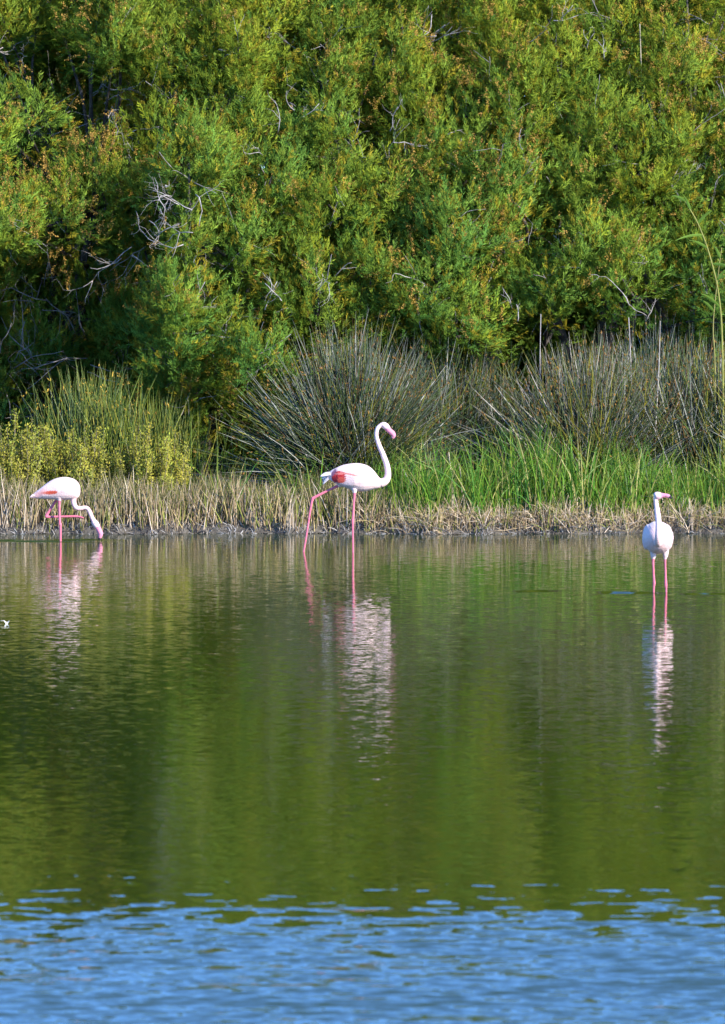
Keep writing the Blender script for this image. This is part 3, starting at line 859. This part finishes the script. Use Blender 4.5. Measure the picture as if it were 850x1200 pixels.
def flamingo(foot, body, neck, head, bill, legs, toes, paint, label, feathers=(), eyes=(), wings=()):
    """all pieces are in world space; one continuous body mesh, eyes and long feathers as children"""
    acc = Acc()
    ring_loft(acc, *body)
    for w in wings: ring_loft(acc, *w)
    def T(line, n=14):
        c = curve(line, max(12, len(line) * 7)); tube(acc, c[:, :3], np.maximum(c[:, 3], 0.002), n)
        return c
    neck_c, head_c, bill_c = T(neck), T(head), T(bill)
    leg_c = [T(l, 10) for l in legs]
    for t in toes: T(t, 8)
    me = remeshed(acc)
    v = np.empty(len(me.vertices) * 3, np.float32); me.vertices.foreach_get('co', v); v = v.reshape(-1, 3).astype(float)
    dl = np.min([seg_dist(v, l) for l in leg_c] + [seg_dist(v, np.array(t)) for t in toes], axis=0)
    db, dh = seg_dist(v, bill_c), seg_dist(v, head_c)
    col = paint(v, dl, db, dh, seg_dist(v, neck_c), bill_c, leg_c)
    at_ = me.color_attributes.get('Col') or me.color_attributes.new('Col', 'FLOAT_COLOR', 'POINT')
    at_.data.foreach_set('color', np.concatenate([col, np.ones((len(col), 1))], 1).astype(np.float32).ravel())
    me.vertices.foreach_set('co', (v - foot).astype(np.float32).ravel())
    me.polygons.foreach_set('use_smooth', np.ones(len(me.polygons), dtype=bool))
    me.materials.clear(); me.materials.append(M_FEATHER)
    me.name = 'flamingo'; me.update()
    o = bpy.data.objects.new('flamingo', me); COL.objects.link(o); o.location = foot
    tag(o, label, 'flamingo', 'flamingos wading in the shallows')
    for e, r in eyes:
        ea = Acc(); k = np.linspace(-1, 1, 7)
        C = np.array(e) + np.outer(k * r, [0, 1, 0]); rr = r * np.sqrt(np.maximum(0.02, 1 - k * k))
        ring_loft(ea, C, rr[:, None] * np.array([[1.0, 0, 0]]), rr[:, None] * np.array([[0, 0, 1.0]]), 10)
        ea.build('eye', M_EYE, o)
    for (p0, p1, w, c0) in feathers:
        fa = Acc(); p0, p1 = np.array(p0), np.array(p1)
        s_ = np.linspace(0, 1, 9); C = p0 + (p1 - p0) * s_[:, None] + np.array([0, 0, 0.012]) * np.sin(s_ * math.pi)[:, None]
        d = norm(p1 - p0); up = norm(np.array([0.0, 0.45, 1.0]) - d * np.dot(d, [0.0, 0.45, 1.0])); sd = np.cross(d, up)
        prof = w * np.array([0.5, 0.75, 0.95, 1, 1, 0.95, 0.8, 0.55, 0.12])
        ring_loft(fa, C, prof[:, None] * up, np.full(9, 0.0025)[:, None] * sd, 8)
        fo = fa.build('tail_feather', M_FEATHER, o)
        cc = np.tile(np.append(np.array(c0), 1.0), (len(fo.data.vertices), 1)).astype(np.float32)
        fo.data.color_attributes['Col'].data.foreach_set('color', cc.ravel())
    return o


def mixc(c, col, m):
    m = np.clip(m, 0, 1)[:, None]
    return c * (1 - m) + np.asarray(col) * m


def fields(zoom, ox, oy, D):
    """converter from close-up coordinates to world at distance D"""
    def W(zx, zy, dy=0.0): return at(ox + zx / zoom, oy + zy / zoom, D) + np.array([0, dy, 0])
    return W, (1.0 / zoom) * D / F_PX


def prof_body(W, k, rows, wfac, dy=0.0):
    C, A, B = [], [], []
    for zx, zt, zb, *rest in curve(rows, 26):
        hw = rest[0] if rest else None
        hh = max(0.5, (zb - zt) / 2 * k)
        C.append(W(zx, (zt + zb) / 2, dy)); A.append([0, 0, (zb - zt) / 2 * k]); B.append([0, (zb - zt) / 2 * k * wfac, 0])
    return np.array(C), np.array(A), np.array(B)


# --- striding bird, seen from its side
W, k = fields(5.3125, 340, 470, 59.6)
rows = [(238, 455, 480), (262, 432, 500), (300, 409, 520), (340, 395, 538), (400, 386, 560), (450, 390, 565), (490, 405, 558), (520, 430, 550), (545, 462, 545), (562, 485, 540), (572, 500, 533)]
body = prof_body(W, k, rows, 0.86)
def L3(W, k, pts, dy=0.0): return np.array([np.append(W(p[0], p[1], dy + (p[3] if len(p) > 3 else 0)), p[2] * k) for p in pts])
neck = L3(W, k, [(520, 500, 42), (565, 510, 29), (598, 492, 24), (610, 455, 20), (603, 400, 18), (580, 335, 16.5), (553, 270, 14.5), (538, 215, 13), (545, 170, 13), (573, 146, 14)])
head = L3(W, k, [(566, 148, 13), (585, 150, 20), (602, 163, 20), (614, 178, 16)])
bill = L3(W, k, [(606, 172, 17), (624, 188, 17), (640, 203, 17), (645, 218, 13), (636, 234, 6)])
zb = 900
yb2 = -0.10
# legs run below the surface to the lake bed
def wet(W, zx, zy, dy=0.0):
    p = W(zx, zy, dy); return p
legA = L3(W, k, [(402, 545, 20, -0.05), (401, 585, 9, -0.05), (396, 660, 7.5, -0.05), (392, 725, 8.5, -0.05), (391, 745, 9.5, -0.05), (391, 790, 7, -0.05), (392, 900, 6.5, -0.05), (392, 1020, 6.5, -0.05)])
legB = L3(W, k, [(345, 505, 30, 0.05), (318, 520, 20, 0.05), (285, 535, 9.5, 0.05), (220, 566, 8, 0.05), (155, 600, 9.5, 0.05), (140, 612, 10, 0.05), (130, 660, 7.5, 0.05), (108, 800, 6.5, 0.05), (92, 900, 6.5, 0.05), (74, 1000, 6.5, 0.05)])
def bed(leg):   # end the leg on the lake bed
    a_, b_ = leg[-2].copy(), leg[-1].copy(); g = -0.335
    f = (g - a_[2]) / (b_[2] - a_[2]); e = a_ + (b_ - a_) * f; e[3] = b_[3]
    return np.concatenate([leg[:-1], [e]])
legA, legB = bed(legA), bed(legB)
def feet(leg, ax=(1, 0)):
    e = leg[-1]; out = []
    for da in (-0.5, 0, 0.5):
        d = np.array([ax[0] * math.cos(da) - ax[1] * math.sin(da), ax[0] * math.sin(da) + ax[1] * math.cos(da), 0.0])
        out.append(np.array([e, np.append(e[:3] + d * 0.04, 0.007), np.append(e[:3] + d * 0.085 + np.array([0, 0, -0.002]), 0.004)]))
    return out
wing = []
for sgn in (-1, 1):
    wr = [(228, 452, 478, 0.6), (262, 428, 500, 1.0), (310, 408, 520, 1), (370, 396, 535, 1), (430, 402, 530, 0.95), (480, 420, 515, 0.7), (505, 445, 495, 0.4)]
    C, A, B = [], [], []
    for zx, zt, zb_, kk in curve(wr, 18):
        bw = np.interp(zx, [238, 300, 400, 450, 500, 520], [12, 55, 87, 87, 76, 60]) * k * 0.86
        C.append(W(zx, (zt + zb_) / 2, sgn * (bw * 0.62))); A.append([0, 0, (zb_ - zt) / 2 * k]); B.append([0, bw * 0.44, 0])
    wing.append((np.array(C), np.array(A), np.array(B)))


def zcoords(v, zoom, ox, oy):
    a_ = math.atan((600 - HOR) / F_PX)
    y, z = v[:, 1], v[:, 2] - CAM_H
    f = y * math.cos(a_) - z * math.sin(a_); u = y * math.sin(a_) + z * math.cos(a_)
    return (425 + F_PX * v[:, 0] / f - ox) * zoom, (600 - F_PX * u / f - oy) * zoom


def base_paint(v, dl, db, dh, dn, bill_c, leg_c, blacklen, legtop):
    c = np.tile(WHITE, (len(v), 1)).astype(float)
    c = mixc(c, LEG, np.where(dl < 0.008, 1, 0) * legtop)
    isb = (db < 0.006) & (db < dh + 0.004)
    c = mixc(c, BILL, isb.astype(float))
    tip = np.linalg.norm(v - bill_c[-1, :3], axis=1)
    c = mixc(c, BLACK, (isb & (tip < blacklen)).astype(float))
    return c


def paint2(v, dl, db, dh, dn, bill_c, leg_c):
    zx, zy = zcoords(v, 5.3125, 340, 470)
    legtop = np.where((zy > 572) | ((zx < 300) & (zy > 524)), 1.0, 0.0)
    c = base_paint(v, dl, db, dh, dn, bill_c, leg_c, 0.012, legtop)
    pl = (dl > 0.008) & (db > 0.006)
    c = mixc(c, PINKW, pl * 0.35 * smooth01((zx - 500) / 60) * smooth01((zy - 470) / 60))
    jag = 0.16 * np.sin(zy * 0.45 + zx * 0.13) + 0.12 * np.sin(zy * 0.9 - zx * 0.2) + 0.10 * np.sin(zx * 0.5)
    e = np.abs((zx - 302) / 45) ** 3 + np.abs((zy - 473 - (zx - 302) * 0.10) / 39) ** 3 + jag * (1 + 0.02 * (zx - 302))
    c = mixc(c, RED, pl * smooth01((1.2 - e) / 0.6))
    c = mixc(c, (0.85, 0.30, 0.26), pl * 0.55 * smooth01((1.1 - (((zx - 306) / 34) ** 2 + ((zy - 452) / 7) ** 2)) / 0.5))
    c = mixc(c, ORANGE, pl * 0.7 * smooth01((1.1 - (((zx - 318) / 28) ** 2 + ((zy - 492) / 20) ** 2)) / 0.5))
    c = mixc(c, (0.20, 0.10, 0.18), pl * 0.85 * smooth01((1.1 - (((zx - 270 - (450 - zy) * 0.5) / 12) ** 2 + ((zy - 446) / 26) ** 2)) / 0.5))
    ln = np.abs(zy - (450 + (zx - 345) * 0.21)); c = mixc(c, ORANGE, pl * 0.75 * smooth01((6.5 - ln) / 4) * (zx > 335) * smooth01((442 - zx) / 40))
    return c


p0 = legA[-1, :3].copy()
fw = np.array([0.62, 0.56, 0.60])
flamingo(p0, body, neck, head, bill, [legA, legB], feet(legA) + feet(legB), paint2,
         'white flamingo striding with one leg trailing, neck raised, red patch on its flank',
         [(W(268, 452, dd), W(188 + j, 468 + i * 17, dd * 1.3), 0.022, fw * (1 - 0.05 * i)) for i, (dd, j) in enumerate([(-0.03, 0), (0.0, 8), (0.03, 14), (-0.01, 16)])],
         [(W(598, 153, -0.028), 0.006), (W(598, 153, 0.028), 0.006)], wing)

# --- feeding bird on one leg, bill in the water
W, k = fields(6.0714, 10, 530, 62.0)
rows = [(165, 312, 326), (200, 278, 330), (250, 237, 333), (300, 202, 336), (350, 182, 339), (400, 175, 341), (450, 183, 338), (480, 198, 332), (500, 220, 318), (511, 245, 295)]
body = prof_body(W, k, rows, 0.80)
neck = L3(W, k, [(465, 290, 34), (462, 335, 23), (467, 370, 19), (483, 394, 17), (510, 400, 16), (540, 394, 15), (563, 400, 15), (580, 428, 15.5), (593, 462, 15.5), (606, 486, 18)])
head = L3(W, k, [(602, 482, 16), (615, 502, 24), (630, 525, 22), (640, 545, 17)])
bill = L3(W, k, [(634, 532, 19), (646, 555, 20), (656, 580, 18), (652, 604, 13), (645, 628, 7)])
legA = bed(L3(W, k, [(362, 318, 26, -0.03), (363, 350, 11, -0.03), (364, 420, 9, -0.03), (367, 495, 10, -0.03), (370, 515, 13, -0.03), (371, 540, 9.5, -0.03), (372, 635, 8, -0.03), (372, 800, 8, -0.03)]))
legB = L3(W, k, [(352, 318, 26, 0.05), (335, 348, 12, 0.05), (300, 403, 9.5, 0.05), (272, 446, 11, 0.05), (268, 458, 12, 0.05), (290, 461, 9.5, 0.05), (380, 459, 8, 0.05), (470, 457, 9, 0.05), (485, 458, 9.5, 0.05)])
toes = [L3(W, k, [(478, 457, 8, 0.05), (510, 461, 7, 0.04), (538, 470, 4, 0.03)]), L3(W, k, [(478, 457, 8, 0.05), (508, 466, 6.5, 0.055), (532, 474, 4, 0.055)]), L3(W, k, [(478, 457, 7, 0.05), (505, 458, 6, 0.06), (528, 462, 4, 0.07)])]
wing = []
for sgn in (-1, 1):
    wr = [(158, 312, 328), (200, 276, 322), (260, 232, 318), (320, 203, 312), (380, 196, 303), (440, 206, 290), (475, 230, 270)]
    C, A, B = [], [], []
    for zx, zt, zb_ in curve(wr, 18):
        bw = np.interp(zx, [165, 250, 350, 400, 450, 480], [7, 48, 78, 83, 77, 67]) * k * 0.8
        C.append(W(zx, (zt + zb_) / 2, sgn * (bw * 0.62))); A.append([0, 0, (zb_ - zt) / 2 * k]); B.append([0, bw * 0.46, 0])
    wing.append((np.array(C), np.array(A), np.array(B)))


def paint1(v, dl, db, dh, dn, bill_c, leg_c):
    zx, zy = zcoords(v, 6.0714, 10, 530)
    c = base_paint(v, dl, db, dh, dn, bill_c, leg_c, 0.036, np.where(zy > 343, 1.0, 0.0))
    pl = (dl > 0.008) & (db > 0.006) & (zx < 520)
    ln = np.abs(zy - (335 - (zx - 160) * 0.62)); c = mixc(c, (0.80, 0.42, 0.40), pl * 0.85 * smooth01((34 - ln) / 24) * smooth01((300 - zx) / 60) * smooth01((zx - 165) / 40))
    jag = 5.0 * np.sin(zx * 0.35 + zy * 0.2) + 3.0 * np.sin(zx * 0.8 - zy * 0.3)
    band = np.abs(zy - 287 + (zx - 300) * 0.06 + 0.3 * jag) / np.interp(zx, [205, 260, 290, 335, 352], [5, 11, 15, 13, 4])
    c = mixc(c, ORANGE * np.array([1, 0.85, 0.75]), pl * smooth01((1.25 - band) / 0.7) * smooth01((zx - 195 + jag) / 95) * smooth01((354 + jag - zx) / 14))
    c = mixc(c, PINKW, (dn < 0.01) * 0.5 * smooth01((zy - 300) / 60) * (db > 0.006) * (dl > 0.008))
    return c


flamingo(legA[-1, :3].copy(), body, neck, head, bill, [legA, legB], feet(legA) + toes, paint1,
         'pale flamingo feeding on one leg, bill dipped in the water',
         [(W(200, 305, dd), W(152 + j, 322 + i * 4, dd), 0.014, WHITE * np.array([1, 0.94, 0.95])) for i, (dd, j) in enumerate([(-0.02, 0), (0.01, 10)])],
         [(W(616, 505, -0.032), 0.006), (W(616, 505, 0.032), 0.006)], wing)

# --- standing bird seen from the front, head turned
W, k = fields(7.0583, 720, 550, 52.2)
ysec = [(-0.245, 0.10, 0.10, 548), (-0.225, 0.45, 0.40, 552), (-0.17, 0.78, 0.75, 560), (-0.08, 0.97, 0.95, 565), (0.02, 1.0, 1.0, 564), (0.12, 0.92, 0.92, 556), (0.22, 0.72, 0.74, 545), (0.31, 0.42, 0.45, 535), (0.38, 0.18, 0.18, 535), (0.41, 0.05, 0.05, 536)]
C, A, B = [], [], []
for dy, fx, fz, zc in curve(ysec, 26):
    C.append(W(362, zc, dy)); A.append([max(0.002, 128 * k * fx), 0, 0]); B.append([0, 0, max(0.002, 134 * k * fz)])
body = (np.array(C), np.array(A), np.array(B))
wing = []
for sgn, xc in ((-1, 268), (1, 452)):
    C, A, B = [], [], []
    for dy, f_, zc, dx in curve([(-0.16, 0.25, 520, 18), (-0.12, 0.6, 540, 8), (-0.02, 0.95, 560, 0), (0.10, 1.0, 562, 2), (0.22, 0.8, 556, 12), (0.33, 0.5, 556, 34), (0.42, 0.15, 562, 62)], 18):
        C.append(W(xc - sgn * (dx + 6), zc, dy)); A.append([40 * k * f_, 0, 0]); B.append([sgn * -6 * k * f_, 0, 104 * k * f_])
    wing.append((np.array(C), np.array(A), np.array(B)))
neck = L3(W, k, [(362, 560, 46, -0.10), (352, 600, 33, -0.20), (346, 590, 29, -0.285), (346, 535, 26, -0.335), (350, 470, 25, -0.335), (350, 410, 25, -0.31), (343, 340, 24, -0.27), (335, 280, 20, -0.26), (331, 240, 19, -0.26), (335, 215, 22, -0.26)])
head = L3(W, k, [(322, 218, 22, -0.26), (338, 210, 33, -0.262), (360, 208, 30, -0.268), (380, 208, 22, -0.272)])
bill = L3(W, k, [(372, 207, 23, -0.27), (400, 206, 18, -0.275), (425, 209, 17, -0.28), (448, 218, 14, -0.285), (466, 230, 7, -0.287)])
legA = bed(L3(W, k, [(322, 672, 30, -0.03), (322, 720, 22, -0.03), (320, 755, 11, -0.03), (324, 860, 10, -0.03), (328, 925, 12, -0.03), (328, 945, 13, -0.03), (326, 975, 10, -0.03), (325, 1025, 9, -0.03), (324, 1200, 9, -0.03)]))
legB = bed(L3(W, k, [(424, 668, 30, 0.0), (424, 715, 22, 0.0), (421, 750, 11, 0.0), (424, 860, 10, 0.0), (426, 935, 13, 0.0), (427, 960, 14, 0.0), (429, 985, 10, 0.0), (430, 1025, 9, 0.0), (432, 1200, 9, 0.0)]))


def paint3(v, dl, db, dh, dn, bill_c, leg_c):
    zx, zy = zcoords(v, 7.0583, 720, 550)
    c = base_paint(v, dl, db, dh, dn, bill_c, leg_c, 0.036, np.where(zy > 742, 1.0, 0.0))
    pl = (dl > 0.01) & (db > 0.006)
    c = mixc(c, PINKW, pl * 0.55 * smooth01((zy - 560) / 60) * smooth01((760 - zy) / 60))
    c = mixc(c, (0.80, 0.40, 0.46), (dh < 0.006) * (db > 0.004) * 0.55 * smooth01((zx - 340) / 25))
    return c


flamingo(legA[-1, :3].copy(), body, neck, head, bill, [legA, legB], feet(legA, (0, -1)) + feet(legB, (0, -1)), paint3,
         'white flamingo facing front on two legs with its head turned sideways',
         [(W(362 + j, 540, 0.33), W(362 + j * 2, 552, 0.47), 0.02, WHITE) for j in (-20, 0, 20)],
         [(W(352, 203, -0.262 - 0.031), 0.006), (W(352, 203, -0.262 + 0.031), 0.006)], wing)

# --- a white feather floating on the water
fp = at(8, 732, 47.55); fp[2] = 0.0
fo = tag(empty('floating_feather', fp), 'small white feather floating on the open water', 'feather')
fa = Acc(); s_ = np.linspace(0, 1, 9)
C = fp + np.stack([-0.022 + 0.044 * s_, 0.008 * np.sin(s_ * 3), 0.006 + 0.022 * (s_ - 0.5) ** 2 * 4], -1)
pr = 0.010 * np.array([0.15, 0.5, 0.85, 1, 1, 0.9, 0.7, 0.45, 0.1])
ring_loft(fa, C, pr[:, None] * np.array([[0, 0.5, 0.85]]), np.full((9, 1), 0.003) * np.array([[0, -0.85, 0.5]]), 8)
v_ = fa.build('vane', M_FEATHER, fo)
v_.data.color_attributes['Col'].data.foreach_set('color', np.tile(np.array([.85, .85, .85, 1], np.float32), (len(v_.data.vertices), 1)).ravel())
qa = Acc(); tube(qa, [C[0] - np.array([0.03, 0.005, 0.002]), C[0], C[4] + np.array([0, 0, 0.004])], [0.0015, 0.002, 0.001], 5, (0.8, 0.78, 0.7)); qa.build('quill', M_FEATHER, fo)
